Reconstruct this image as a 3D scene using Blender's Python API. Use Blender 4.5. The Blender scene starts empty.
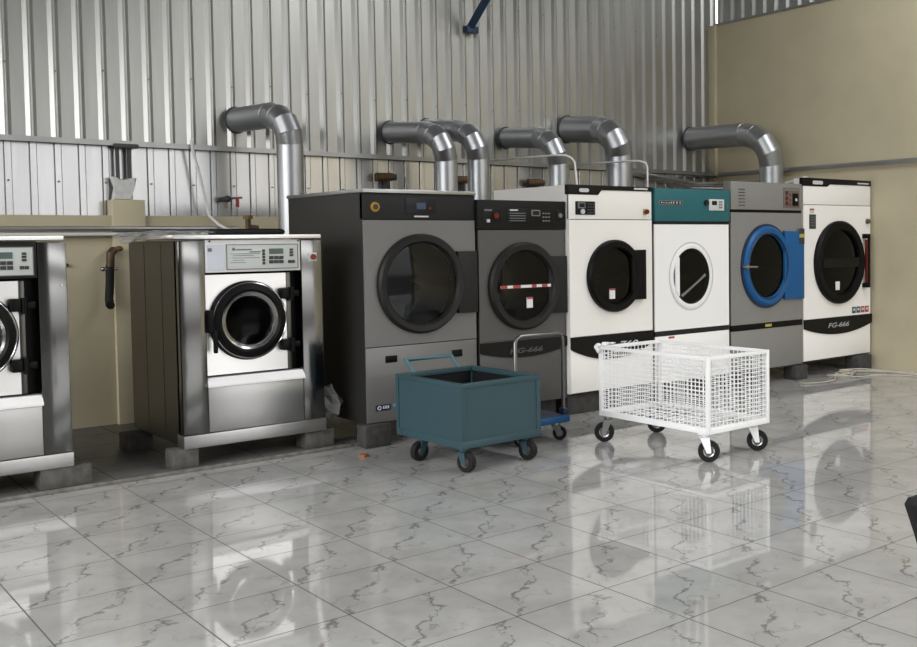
import bpy, bmesh, math, random
from mathutils import Vector, Matrix
random.seed(4)
scene = bpy.context.scene
COL = scene.collection
PI = math.pi

# ------------------------------------------------------------------ materials
def new_mat(name):
    m = bpy.data.materials.new(name); m.use_nodes = True
    nt = m.node_tree
    return m, nt, nt.nodes.get('Principled BSDF')

def mat(name, col, rough=0.5, metal=0.0, spec=0.5, noise=0.0, nscale=6.0, stretch=(1, 1, 1), rnoise=0.0, coat=0.0):
    m, nt, b = new_mat(name)
    b.inputs['Base Color'].default_value = (*col, 1)
    b.inputs['Roughness'].default_value = rough
    b.inputs['Metallic'].default_value = metal
    b.inputs['Specular IOR Level'].default_value = spec
    b.inputs['Coat Weight'].default_value = coat
    if noise or rnoise:
        tc = nt.nodes.new('ShaderNodeTexCoord'); mp = nt.nodes.new('ShaderNodeMapping')
        mp.inputs['Scale'].default_value = stretch
        n = nt.nodes.new('ShaderNodeTexNoise'); n.inputs['Scale'].default_value = nscale; n.inputs['Detail'].default_value = 5
        nt.links.new(tc.outputs['Object'], mp.inputs['Vector']); nt.links.new(mp.outputs['Vector'], n.inputs['Vector'])
        if noise:
            r = nt.nodes.new('ShaderNodeMapRange')
            r.inputs['From Min'].default_value = .3; r.inputs['From Max'].default_value = .7
            r.inputs['To Min'].default_value = 1 - noise; r.inputs['To Max'].default_value = 1 + noise
            mx = nt.nodes.new('ShaderNodeVectorMath'); mx.operation = 'SCALE'
            mx.inputs[0].default_value = col
            nt.links.new(n.outputs['Fac'], r.inputs['Value']); nt.links.new(r.outputs[0], mx.inputs['Scale'])
            nt.links.new(mx.outputs[0], b.inputs['Base Color'])
        if rnoise:
            r2 = nt.nodes.new('ShaderNodeMapRange')
            r2.inputs['From Min'].default_value = .3; r2.inputs['From Max'].default_value = .7
            r2.inputs['To Min'].default_value = max(0, rough - rnoise); r2.inputs['To Max'].default_value = rough + rnoise
            nt.links.new(n.outputs['Fac'], r2.inputs['Value']); nt.links.new(r2.outputs[0], b.inputs['Roughness'])
    return m

def glass_mat(name, tint, gloss_rough=0.03, ior=1.5):
    m = bpy.data.materials.new(name); m.use_nodes = True
    nt = m.node_tree; nt.nodes.clear()
    out = nt.nodes.new('ShaderNodeOutputMaterial'); mix = nt.nodes.new('ShaderNodeMixShader')
    fr = nt.nodes.new('ShaderNodeFresnel'); fr.inputs['IOR'].default_value = ior
    tr = nt.nodes.new('ShaderNodeBsdfTransparent'); tr.inputs['Color'].default_value = (*tint, 1)
    gl = nt.nodes.new('ShaderNodeBsdfGlossy'); gl.inputs['Roughness'].default_value = gloss_rough
    nt.links.new(fr.outputs[0], mix.inputs[0]); nt.links.new(tr.outputs[0], mix.inputs[1])
    nt.links.new(gl.outputs[0], mix.inputs[2]); nt.links.new(mix.outputs[0], out.inputs['Surface'])
    return m

def floor_material(name, dirt=False):
    """Polished marble-look tiles: 0.5 m squares, every tile printed with the same veins."""
    m, nt, b = new_mat(name)
    L = nt.links
    def M(op, *a):
        n = nt.nodes.new('ShaderNodeMath'); n.operation = op
        for i, v in enumerate(a):
            if isinstance(v, (int, float)): n.inputs[i].default_value = v
            else: L.new(v, n.inputs[i])
        return n.outputs[0]
    def ramp(v, a, c, lo=0., hi=1.):
        r = nt.nodes.new('ShaderNodeMapRange'); r.interpolation_type = 'SMOOTHSTEP'
        L.new(v, r.inputs['Value']); r.inputs['From Min'].default_value = a; r.inputs['From Max'].default_value = c
        r.inputs['To Min'].default_value = lo; r.inputs['To Max'].default_value = hi
        return r.outputs[0]
    tc = nt.nodes.new('ShaderNodeTexCoord'); sx = nt.nodes.new('ShaderNodeSeparateXYZ')
    L.new(tc.outputs['Object'], sx.inputs[0])
    x = M('DIVIDE', sx.outputs[0], .5); y = M('DIVIDE', sx.outputs[1], .5)
    u = M('FRACT', M('ADD', x, 100.)); v = M('FRACT', M('ADD', y, 100.))
    iu = M('FLOOR', M('ADD', x, 100.)); iv = M('FLOOR', M('ADD', y, 100.))
    # a tile comes from one of a few printed faces
    face = M('MODULO', M('ADD', M('MULTIPLY', iu, 2.), M('MULTIPLY', iv, 3.)), 5.)
    def noise(scale, seed, detail=4., rough=.55):
        cb = nt.nodes.new('ShaderNodeCombineXYZ'); L.new(u, cb.inputs[0]); L.new(v, cb.inputs[1])
        L.new(M('ADD', M('MULTIPLY', face, .06), seed), cb.inputs[2])
        n = nt.nodes.new('ShaderNodeTexNoise'); L.new(cb.outputs[0], n.inputs['Vector'])
        n.inputs['Scale'].default_value = scale; n.inputs['Detail'].default_value = detail; n.inputs['Roughness'].default_value = rough
        return n.outputs['Fac']
    n1 = noise(2.2, 1.3); n2 = noise(9., 4.1); n3 = noise(4., 7.7); n4 = noise(3., 12.4)
    wob = M('ADD', M('MULTIPLY', M('SUBTRACT', n1, .5), .75), M('MULTIPLY', M('SUBTRACT', n2, .5), .26))
    d1 = M('ABSOLUTE', M('ADD', M('SUBTRACT', M('MULTIPLY', u, .9), M('MULTIPLY', v, .75)), M('SUBTRACT', wob, .02)))
    w1 = ramp(n3, .35, .68, .005, .06)
    v1 = M('SUBTRACT', 1., M('MINIMUM', 1., M('DIVIDE', d1, w1)))
    d2 = M('ABSOLUTE', M('ADD', M('SUBTRACT', v, .3), M('ADD', M('MULTIPLY', M('SUBTRACT', n4, .5), 1.3), M('MULTIPLY', M('SUBTRACT', n2, .5), .16))))
    v2 = M('MULTIPLY', M('SUBTRACT', 1., M('MINIMUM', 1., M('DIVIDE', d2, .028))), ramp(n1, .42, .6))
    d3 = M('ABSOLUTE', M('ADD', M('SUBTRACT', M('ADD', u, M('MULTIPLY', v, .4)), .95), M('ADD', M('MULTIPLY', M('SUBTRACT', n3, .5), 1.1), M('MULTIPLY', M('SUBTRACT', n2, .5), .2))))
    v3 = M('MULTIPLY', M('SUBTRACT', 1., M('MINIMUM', 1., M('DIVIDE', d3, .026))), ramp(n4, .4, .62))
    vein = M('MINIMUM', 1., M('ADD', M('MULTIPLY', v1, .95), M('ADD', M('MULTIPLY', v2, .6), M('MULTIPLY', v3, .65))))
    eu = M('MINIMUM', u, M('SUBTRACT', 1., u)); ev = M('MINIMUM', v, M('SUBTRACT', 1., v))
    grout = ramp(M('MINIMUM', eu, ev), .0055, .0075, 1., 0.)
    cloud = noise(2.5, 21.)
    big = nt.nodes.new('ShaderNodeTexNoise'); L.new(tc.outputs['Object'], big.inputs['Vector']); big.inputs['Scale'].default_value = .9; big.inputs['Detail'].default_value = 3
    k = M('ADD', ramp(cloud, .3, .7, -.03, .03), ramp(big.outputs['Fac'], .3, .7, -.03, .03))
    s = .30 if dirt else 1.
    base = nt.nodes.new('ShaderNodeCombineXYZ')
    for i, c in enumerate((.37, .364, .35)): L.new(M('MULTIPLY', M('ADD', k, c), s), base.inputs[i])
    def mixc(f, a, c):
        n = nt.nodes.new('ShaderNodeMix'); n.data_type = 'RGBA'; L.new(f, n.inputs[0])
        L.new(a, n.inputs[6]); n.inputs[7].default_value = (*c, 1); return n.outputs[2]
    c = mixc(M('MULTIPLY', vein, .68), base.outputs[0], (.055 * s, .055 * s, .058 * s))
    c = mixc(M('MULTIPLY', grout, .4 if dirt else .75), c, (.03 * s, .028 * s, .026 * s))
    L.new(c, b.inputs['Base Color'])
    rr = nt.nodes.new('ShaderNodeMix'); rr.data_type = 'FLOAT'
    L.new(grout, rr.inputs[0]); rr.inputs[2].default_value = .35 if dirt else .045; rr.inputs[3].default_value = .7
    L.new(rr.outputs[0], b.inputs['Roughness'])
    L.new(M('MULTIPLY', M('SUBTRACT', 1., grout), .35 if dirt else .85), b.inputs['Specular IOR Level'])
    b.inputs['Specular IOR Level'].default_value = .35 if dirt else .85
    return m

MT = {}
def setup_materials():
    g = MT
    g['floor'] = floor_material('polished_marble_tiles'); g['platform'] = floor_material('worn_platform_tiles', True)
    g['kerb'] = mat('kerb_cement', (.16, .15, .135), .8, noise=.35, nscale=14)
    g['yellow'] = mat('yellow_wall_paint', (.48, .425, .295), .75, spec=.3, noise=.05, nscale=2.5)
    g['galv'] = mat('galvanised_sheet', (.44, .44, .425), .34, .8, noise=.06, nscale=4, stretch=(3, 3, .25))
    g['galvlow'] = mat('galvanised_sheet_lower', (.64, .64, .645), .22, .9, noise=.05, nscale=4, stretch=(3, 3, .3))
    g['roof'] = mat('roof_sheet', (.33, .34, .35), .5, .3)
    g['outer'] = mat('plain_wall_paint', (.20, .20, .195), .8)
    g['angle'] = mat('galvanised_angle', (.40, .40, .40), .36, .85, noise=.1)
    g['duct'] = mat('spiral_duct_metal', (.47, .485, .50), .36, .9, noise=.04, nscale=3)
    g['ductdark'] = mat('duct_collar_dark', (.06, .06, .06), .6)
    g['steel'] = mat('brushed_stainless', (.165, .164, .161), .15, 1.)
    g['steelside'] = mat('dull_stainless', (.11, .105, .096), .36, 1., noise=.18, nscale=5, stretch=(8, 8, .5), rnoise=.05)
    g['steelbright'] = mat('polished_stainless', (.86, .85, .84), .34, .9)
    g['satin'] = mat('satin_stainless', (.38, .375, .37), .36, 1., noise=.04, nscale=3)
    g['chrome'] = mat('chrome', (.42, .42, .42), .18, 1.)
    g['zinc'] = mat('zinc_plate', (.28, .28, .28), .3, 1.)
    g['white'] = mat('white_enamel', (.86, .835, .795), .35, noise=.012, nscale=2)
    g['whiter'] = mat('white_powder_coat', (.86, .86, .86), .35)
    g['d4white'] = mat('cool_white_enamel', (.88, .865, .85), .35)
    g['panelwhite'] = mat('white_trim', (.80, .79, .79), .3)
    g['silver'] = mat('silver_grey_panel', (.16, .157, .153), .4, .15)
    g['graphite'] = mat('graphite_panel', (.017, .017, .017), .5, spec=.22)
    g['charcoal'] = mat('charcoal_door_plastic', (.015, .0145, .014), .45, spec=.22)
    g['black'] = mat('black_plastic', (.004, .004, .004), .42, spec=.13)
    g['rubber'] = mat('black_rubber', (.012, .012, .012), .65, spec=.2)
    g['grey2'] = mat('grey_dryer_panel', (.082, .08, .077), .42, .1)
    g['d2header'] = mat('black_header', (.008, .0078, .0075), .5, spec=.18)
    g['darkside'] = mat('shaded_dark_grey_side', (.036, .035, .033), .38, .3)  # dark metal, colour lowered further for the shade in the gap beside it
    g['d5grey'] = mat('mid_grey_enamel', (.215, .21, .198), .45, noise=.02)
    g['blue'] = mat('blue_door_plastic', (.007, .088, .25), .4, spec=.3)
    g['navy'] = mat('dark_blue_trim', (.006, .02, .06), .4)
    g['teal'] = mat('teal_panel', (.017, .118, .135), .42, spec=.35)
    g['tealcart'] = mat('teal_cart_paint', (.031, .066, .078), .42, spec=.3, noise=.04)
    g['tealhandle'] = mat('light_teal_paint', (.055, .135, .16), .45, spec=.3)
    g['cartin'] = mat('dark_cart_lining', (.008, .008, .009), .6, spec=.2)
    g['deckblue'] = mat('blue_deck_bumper', (.008, .075, .21), .45, spec=.3)
    g['deckgrey'] = mat('dark_deck_mat', (.045, .055, .075), .55)
    g['tube'] = mat('grey_steel_tube', (.16, .16, .16), .28, .9)
    g['concrete'] = mat('concrete_block', (.09, .086, .078), .9, noise=.3, nscale=16, spec=.2)
    g['darkconcrete'] = mat('dark_concrete_block', (.055, .053, .05), .9, noise=.25, nscale=16, spec=.2)
    g['drum'] = mat('drum_steel', (.30, .31, .32), .35, .9)
    g['drumdark'] = mat('drum_dark', (.05, .055, .06), .5, .4)
    g['red'] = mat('red_button', (.22, .025, .018), .45, spec=.3)
    g['darkred'] = mat('dark_red_strip', (.13, .015, .012), .5, spec=.25)
    g['orange'] = mat('orange_leaf', (.28, .10, .04), .8)
    g['yellowbtn'] = mat('yellow_stop_ring', (.40, .22, .02), .5, spec=.3)
    g['screen'] = mat('dark_screen', (.008, .009, .012), .35, spec=.25)
    g['lcd'] = mat('grey_green_lcd', (.07, .105, .10), .35)
    g['lcdblue'] = mat('blue_grey_display', (.06, .085, .13), .4, spec=.2)
    g['plate'] = mat('grey_control_plate', (.55, .58, .56), .4)
    g['labelwhite'] = mat('white_label', (.75, .75, .74), .5)
    g['labelpale'] = mat('pale_blue_label', (.60, .63, .70), .5)
    g['ink'] = mat('dark_ink', (.035, .035, .035), .6)
    g['inkgrey'] = mat('grey_ink', (.16, .16, .16), .6)
    g['inklight'] = mat('pale_ink', (.55, .55, .56), .5)
    g['inkdim'] = mat('dim_ink', (.17, .17, .17), .5)
    g['yellowlab'] = mat('yellow_label', (.42, .34, .08), .5)
    g['redlab'] = mat('red_label', (.34, .05, .05), .5)
    g['tealab'] = mat('dark_teal_label', (.03, .07, .09), .5)
    g['blackgl'] = mat('black_gloss', (.005, .005, .005), .35, spec=.2)
    g['pvc'] = mat('white_pvc', (.72, .71, .68), .4)
    g['cable'] = mat('cream_cable', (.46, .42, .35), .6)
    g['brass'] = mat('aged_brass', (.08, .05, .03), .5, .5, noise=.3, nscale=12)
    g['panelbrown'] = mat('brown_control_panel', (.14, .105, .085), .5)
    g['inkfaint'] = mat('faint_ink', (.075, .075, .075), .5)
    g['inkmid'] = mat('mid_ink', (.34, .34, .34), .5)
    g['hubdark'] = mat('dark_brown_hub', (.055, .045, .04), .5)
    g['rust'] = mat('rusty_brown_pipe', (.13, .075, .03), .7, .2, noise=.35, nscale=14)
    g['bluesteel'] = mat('blue_painted_steel', (.012, .045, .10), .45)
    g['plaster'] = mat('rough_white_plaster', (.62, .62, .61), .9, noise=.1, nscale=20)
    g['cloth'] = mat('white_cloth', (.80, .80, .80), .9)
    g['glassdark'] = glass_mat('dark_tinted_glass', (.04, .04, .045), .05, 1.33)
    g['glassbowl'] = glass_mat('washer_bowl_glass', (.10, .10, .11), .2, 1.18)
    g['glassmid'] = glass_mat('tinted_glass', (.34, .37, .40), .04, 1.4)
    g['film'] = None
    m, nt, b = new_mat('clear_plastic_film')
    b.inputs['Base Color'].default_value = (.32, .32, .31, 1); b.inputs['Roughness'].default_value = .18
    b.inputs['Alpha'].default_value = .55; b.inputs['Specular IOR Level'].default_value = .8
    g['film'] = m
setup_materials()

# ------------------------------------------------------------------ mesh helpers
class MB:
    def __init__(s): s.bm = bmesh.new()
    def box(s, x0, x1, y0, y1, z0, z1, bev=0.0, seg=2):
        bm = s.bm
        vs = [bm.verts.new(p) for p in ((x0,y0,z0),(x1,y0,z0),(x1,y1,z0),(x0,y1,z0),(x0,y0,z1),(x1,y0,z1),(x1,y1,z1),(x0,y1,z1))]
        fs = [bm.faces.new([vs[i] for i in q]) for q in ((3,2,1,0),(4,5,6,7),(0,1,5,4),(1,2,6,5),(2,3,7,6),(3,0,4,7))]
        if bev:
            es = list({e for f in fs for e in f.edges})
            bmesh.ops.bevel(bm, geom=es, offset=bev, segments=seg, profile=.5, affect='EDGES', clamp_overlap=True)
        return s
    def obox(s, c, size, mat3):
        """box of the given size about c with orientation mat3"""
        bm = s.bm; h = [k / 2 for k in size]; c = Vector(c)
        vs = [bm.verts.new(c + mat3 @ Vector((a * h[0], b * h[1], d * h[2]))) for d in (-1, 1) for a, b in ((-1,-1),(1,-1),(1,1),(-1,1))]
        for q in ((3,2,1,0),(4,5,6,7),(0,1,5,4),(1,2,6,5),(2,3,7,6),(3,0,4,7)): bm.faces.new([vs[i] for i in q])
        return s
    def prism(s, pts, y0, y1, bev=0.0):
        """outline in XZ, extruded from y0 (front) to y1"""
        bm = s.bm
        a = [bm.verts.new((x, y0, z)) for x, z in pts]; b = [bm.verts.new((x, y1, z)) for x, z in pts]
        n = len(pts); fs = [bm.faces.new(a), bm.faces.new(b[::-1])]
        for i in range(n): fs.append(bm.faces.new((a[i], b[i], b[(i+1) % n], a[(i+1) % n])))
        if bev:
            bmesh.ops.bevel(bm, geom=list(fs[0].edges), offset=bev, segments=2, profile=.5, affect='EDGES', clamp_overlap=True)
        return s
    def prism_z(s, pts, z0, z1):
        bm = s.bm
        a = [bm.verts.new((x, y, z0)) for x, y in pts]; b = [bm.verts.new((x, y, z1)) for x, y in pts]
        n = len(pts); bm.faces.new(a[::-1]); bm.faces.new(b)
        for i in range(n): bm.faces.new((a[i], a[(i+1) % n], b[(i+1) % n], b[i]))
        return s
    def prism_x(s, pts, x0, x1):
        bm = s.bm
        a = [bm.verts.new((x0, y, z)) for y, z in pts]; b = [bm.verts.new((x1, y, z)) for y, z in pts]
        n = len(pts); bm.faces.new(a); bm.faces.new(b[::-1])
        for i in range(n): bm.faces.new((a[i], b[i], b[(i+1) % n], a[(i+1) % n]))
        return s
    def lathe(s, cx, cz, prof, rx=1.0, rz=1.0, seg=64, close=True):
        """profile [(radius, y)] turned about the Y axis through (cx, cz); close joins last to first"""
        bm = s.bm; rings = []
        for r, y in prof:
            if r < 1e-6: rings.append([bm.verts.new((cx, y, cz))])
            else: rings.append([bm.verts.new((cx + r * rx * math.cos(2*PI*i/seg), y, cz + r * rz * math.sin(2*PI*i/seg))) for i in range(seg)])
        pairs = list(zip(rings, rings[1:])) + ([(rings[-1], rings[0])] if close else [])
        for A, B in pairs:
            if len(A) == 1 and len(B) == 1: continue
            for i in range(seg):
                j = (i + 1) % seg
                if len(A) == 1: bm.faces.new((A[0], B[i], B[j]))
                elif len(B) == 1: bm.faces.new((A[i], A[j], B[0]))
                else: bm.faces.new((A[i], A[j], B[j], B[i]))
        return s
    def cyl(s, p0, p1, r, seg=20, r1=None):
        return s.tube([p0, p1], r, seg, r1=r1)
    def tube(s, path, r, seg=12, closed=False, r1=None):
        bm = s.bm; P = [Vector(p) for p in path]; n = len(P)
        tang = []
        for i in range(n):
            if closed: t = (P[(i+1) % n] - P[i]).normalized() + (P[i] - P[i-1]).normalized()
            elif i == 0: t = P[1] - P[0]
            elif i == n-1: t = P[-1] - P[-2]
            else: t = (P[i+1] - P[i]).normalized() + (P[i] - P[i-1]).normalized()
            tang.append(t.normalized())
        up = Vector((0, 0, 1)) if abs(tang[0].z) < .9 else Vector((1, 0, 0))
        nrm = tang[0].cross(up).normalized(); rings = []
        for i in range(n):
            t = tang[i]; nrm = (nrm - t * nrm.dot(t)).normalized(); bi = t.cross(nrm)
            k = 1.0
            if 0 < i < n-1 or closed:
                c = t.dot((P[i] - P[i-1]).normalized()); k = 1 / max(.6, c)
            rad = r if r1 is None else r + (r1 - r) * i / (n - 1)
            # widen only across the bend
            bend = ((P[(i+1) % n] - P[i]).normalized() - (P[i] - P[i-1]).normalized()) if (closed or 0 < i < n-1) else Vector((0,0,0))
            bd = bend.normalized() if bend.length > 1e-6 else None
            ring = []
            for j in range(seg):
                a = 2*PI*j/seg; d = nrm*math.cos(a) + bi*math.sin(a)
                if bd is not None: d = d + bd * d.dot(bd) * (k - 1)
                ring.append(bm.verts.new(P[i] + d * rad))
            rings.append(ring)
        for i in range(n if closed else n-1):
            A, B = rings[i], rings[(i+1) % n]
            for j in range(seg): bm.faces.new((A[j], A[(j+1) % seg], B[(j+1) % seg], B[j]))
        if not closed:
            bm.faces.new(rings[0][::-1]); bm.faces.new(rings[-1])
        return s
    def ball(s, c, r, sc=(1, 1, 1), seg=16, jitter=0.0):
        q = bmesh.ops.create_uvsphere(s.bm, u_segments=seg, v_segments=max(6, seg // 2), radius=r)
        for v in q['verts']:
            k = 1 + (random.uniform(-jitter, jitter) if jitter else 0)
            v.co = Vector((v.co.x*sc[0]*k, v.co.y*sc[1]*k, v.co.z*sc[2]*k)) + Vector(c)
        return s
    def hole_panel(s, x0, x1, z0, z1, cx, cz, rx, rz, y0, y1, seg=72):
        """rectangular sheet with an elliptical hole"""
        bm = s.bm
        ang = sorted([2*PI*i/seg for i in range(seg)] + [math.atan2(zz - cz, xx - cx) % (2*PI) for xx in (x0, x1) for zz in (z0, z1)])
        out = []
        for y in (y0, y1):
            I, O = [], []
            for a in ang:
                c, d = math.cos(a), math.sin(a)
                I.append(bm.verts.new((cx + rx*c, y, cz + rz*d)))
                t = min([((x1-cx)/c if c > 0 else (x0-cx)/c) if abs(c) > 1e-9 else 1e9, ((z1-cz)/d if d > 0 else (z0-cz)/d) if abs(d) > 1e-9 else 1e9])
                O.append(bm.verts.new((cx + t*c, y, cz + t*d)))
            out.append((I, O))
        n = len(ang); (I0, O0), (I1, O1) = out
        for i in range(n):
            j = (i+1) % n
            bm.faces.new((I0[i], O0[i], O0[j], I0[j])); bm.faces.new((I1[j], O1[j], O1[i], I1[i]))
            bm.faces.new((I0[i], I0[j], I1[j], I1[i])); bm.faces.new((O0[j], O0[i], O1[i], O1[j]))
        return s
    def shell(s, x0, x1, y0, y1, z0, z1, t=.02):
        """cabinet without a front"""
        s.box(x0, x0+t, y0, y1, z0, z1); s.box(x1-t, x1, y0, y1, z0, z1)
        s.box(x0+t, x1-t, y1-t, y1, z0, z1); s.box(x0+t, x1-t, y0, y1-t, z1-t, z1); s.box(x0+t, x1-t, y0, y1-t, z0, z0+t)
        return s
    def build(s, name, material, parent=None, smooth=True, angle=35):
        bm = s.bm
        o0 = ORG.get(parent.name, Vector((0,0,0))) if parent else Vector((0,0,0))
        bmesh.ops.recalc_face_normals(bm, faces=bm.faces[:])
        if name in ('glass', 'drum') and sum(f.normal.y * f.calc_area() for f in bm.faces) > 0: bmesh.ops.reverse_faces(bm, faces=bm.faces[:])
        me = bpy.data.meshes.new(name)
        if o0.length: bmesh.ops.translate(bm, verts=bm.verts[:], vec=-o0)
        bm.to_mesh(me); bm.free()
        me.materials.append(MT[material] if isinstance(material, str) else material)
        if smooth:
            me.shade_smooth(); me.set_sharp_from_angle(angle=math.radians(angle))
        o = bpy.data.objects.new(name, me); COL.objects.link(o)
        if parent: o.parent = parent; ORG[o.name] = o0
        return o
ORG = {}
def disc(cx, cz, r, y0, y1, seg=24): return MB().lathe(cx, cz, [(0, y0), (r, y0), (r, y1), (0, y1)], seg=seg, close=False)

def tag(o, label=None, cat=None, group=None, kind=None):
    if label: o['label'] = label
    if cat: o['category'] = cat
    if group: o['group'] = group
    if kind: o['kind'] = kind
    return o
def thing(name, label, cat, loc, group=None, local=False, rz=0.0):
    o = bpy.data.objects.new(name, None); o.empty_display_size = .1; COL.objects.link(o)
    o.location = loc; o.rotation_euler.z = rz
    ORG[o.name] = Vector((0,0,0)) if local else Vector(loc)
    return tag(o, label, cat, group)
def struct(mb, name, m, label=None):
    o = mb.build(name, m); o['kind'] = 'structure'
    if label: o['label'] = label
    return o
def text(name, body, x, z, y, h, m, parent, shear=0.0, width=None, thick=.002):
    """lettering in the XZ plane facing -Y; x,z = lower-left corner, h = cap height"""
    cu = bpy.data.curves.new(name, 'FONT'); cu.body = body; cu.size = h / .7; cu.shear = shear; cu.extrude = thick; cu.resolution_u = 4
    cu.offset = h * .02
    t = bpy.data.objects.new('tmp', cu); COL.objects.link(t)
    dg = bpy.context.evaluated_depsgraph_get()
    me = bpy.data.meshes.new_from_object(t.evaluated_get(dg))
    bpy.data.objects.remove(t); bpy.data.curves.remove(cu)
    xs = [v.co.x for v in me.vertices]; a, b = min(xs), max(xs); k = (width / (b - a)) if width else 1.0
    o0 = ORG.get(parent.name, Vector((0,0,0)))
    for v in me.vertices:
        p = v.co.copy(); v.co = Vector((x + (p.x - a) * k, y - p.z, z + p.y)) - o0
    me.name = name; me.materials.clear(); me.materials.append(MT[m])
    o = bpy.data.objects.new(name, me); COL.objects.link(o); o.parent = parent; ORG[o.name] = o0
    return o
def arc(cx, cz, rx, rz, a0, a1, n=24):
    return [(cx + rx*math.cos(a0 + (a1-a0)*i/n), cz + rz*math.sin(a0 + (a1-a0)*i/n)) for i in range(n+1)]

# ------------------------------------------------------------------ the setting
XL, XR, YF, YB, ZR = -7.0, 9.45, -7.0, 6.9, 6.6
def corrugated(x0, x1, z0, z1, yface, along='x', phase=.91, pitch=.18645, h=.024, back=.004, flat=False):
    mb = MB(); bm = mb.bm
    k0 = math.ceil((x0 - phase) / pitch); pts = [(x0, 0.)]
    k = k0
    while phase + k*pitch < x1 - .05:
        c = phase + k*pitch
        if c - .045 > pts[-1][0]:
            if flat: pts += [(c-.033, 0.), (c-.031, .011), (c-.026, .011), (c-.021, -.014), (c+.021, -.014), (c+.026, .011), (c+.031, .011), (c+.033, 0.)]
            else: pts += [(c-.042, 0.), (c-.012, -h), (c-.003, -h), (c, -h+.003), (c+.003, -h), (c+.012, -h), (c+.042, 0.)]
        k += 1
    pts.append((x1, 0.))
    def P(a, d, z): return (a, yface + d, z) if along == 'x' else (yface - d, a, z)
    rows = [[bm.verts.new(P(a, d, z)) for a, d in pts] for z in (z0, z1)]
    rowsb = [[bm.verts.new(P(a, d + back, z)) for a, d in pts] for z in (z0, z1)]
    n = len(pts)
    for i in range(n-1):
        bm.faces.new((rows[0][i], rows[0][i+1], rows[1][i+1], rows[1][i]))
        bm.faces.new((rowsb[0][i+1], rowsb[0][i], rowsb[1][i], rowsb[1][i+1]))
        bm.faces.new((rows[1][i], rows[1][i+1], rowsb[1][i+1], rowsb[1][i])); bm.faces.new((rows[0][i+1], rows[0][i], rowsb[0][i], rowsb[0][i+1]))
    bm.faces.new((rows[0][0], rows[1][0], rowsb[1][0], rowsb[0][0])); bm.faces.new((rows[0][-1], rowsb[0][-1], rowsb[1][-1], rows[1][-1]))
    return mb
struct(MB().box(XL, XR, YF, 7.2, -.1, 0), 'floor', 'floor')
struct(MB().box(XL, 2.68, 4.665, YB, 0, .022, .004), 'trim_1', 'platform', 'low raised tiled platform behind the kerb line')
struct(MB().box(XL, 2.68, 4.652, 4.67, 0, .026, .004), 'trim_2', 'kerb', 'thin cement kerb edge along the raised platform')
back = MB().box(XL, XR, YB, 7.2, 0, 1.815); back.box(1.65, 1.915, 6.85, 7.0, 0, 1.95, .003)
struct(back, 'wall_back', 'yellow', 'yellow painted low wall with a pilaster')
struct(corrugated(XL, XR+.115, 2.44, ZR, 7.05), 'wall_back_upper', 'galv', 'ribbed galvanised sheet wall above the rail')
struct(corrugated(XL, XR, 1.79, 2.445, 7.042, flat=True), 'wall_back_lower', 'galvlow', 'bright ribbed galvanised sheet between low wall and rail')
struct(MB().box(XL, XR+.12, 7.06, 7.2, 1.8, ZR), 'wall_back_outer', 'outer')
rail = MB().box(XL, XR, 6.945, 7.01, 2.455, 2.462); rail.box(XL, XR, 6.945, 6.953, 2.418, 2.455)
struct(rail, 'trim_3', 'angle', 'steel angle rail running along the ribbed sheet wall')
struct(MB().box(XR, XR+.2, YF, 7.2, 0, 4.45), 'wall_right', 'yellow', 'tall yellow painted wall')
struct(corrugated(YF, 7.04, 4.46, ZR, XR+.14, along='y', phase=.05), 'wall_right_upper', 'galv', 'ribbed sheet above the yellow wall')
struct(MB().box(XR-.015, XR+.2, YF, 6.98, 4.45, 4.475), 'trim_4', 'angle')
struct(MB().box(XR-.035, XR, -2., 6.9, 2.405, 2.455, .004), 'trim_5', 'angle', 'grey metal channel along the yellow wall')
struct(MB().box(XR-.05, XR, 6.93, 7.05, 0, 4.45, .004), 'trim_6', 'yellow')
SKY = ((-4.6, -3.6), (6.2, 7.9)); SY0, SY1 = -6.0, 3.6      # unseen roof openings, added for more diffuse daylight in the hall
rf = MB().box(XL-.2, XR+.2, YF, SY0, ZR, ZR+.08).box(XL-.2, XR+.2, SY1, 7.2, ZR, ZR+.08)
for a, b in zip([XL-.2] + [q[1] for q in SKY], [q[0] for q in SKY] + [XR+.2]): rf.box(a, b, SY0, SY1, ZR, ZR+.08)
struct(rf, 'ceiling', 'roof')
# the two walls behind the viewpoint, with the wide gateway and the high window band that light the hall
OX0, OX1, OZ = 2.2, 9.3, 3.9
struct(MB().box(XL, OX0, YF-.2, YF, 0, ZR).box(OX1, XR+.2, YF-.2, YF, 0, ZR).box(OX0, OX1, YF-.2, YF, OZ, 4.9).box(OX0, OX1, YF-.2, YF, 5.9, ZR), 'wall_front', 'outer')
struct(MB().box(XL-.2, XL, YF-.2, 7.2, 0, 2.2).box(XL-.2, XL, YF-.2, 7.2, 5.0, ZR).box(XL-.2, XL, YF-.2, -5, 2.2, 5.0).box(XL-.2, XL, 6.4, 7.2, 2.2, 5.0), 'wall_left', 'outer')

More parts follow.
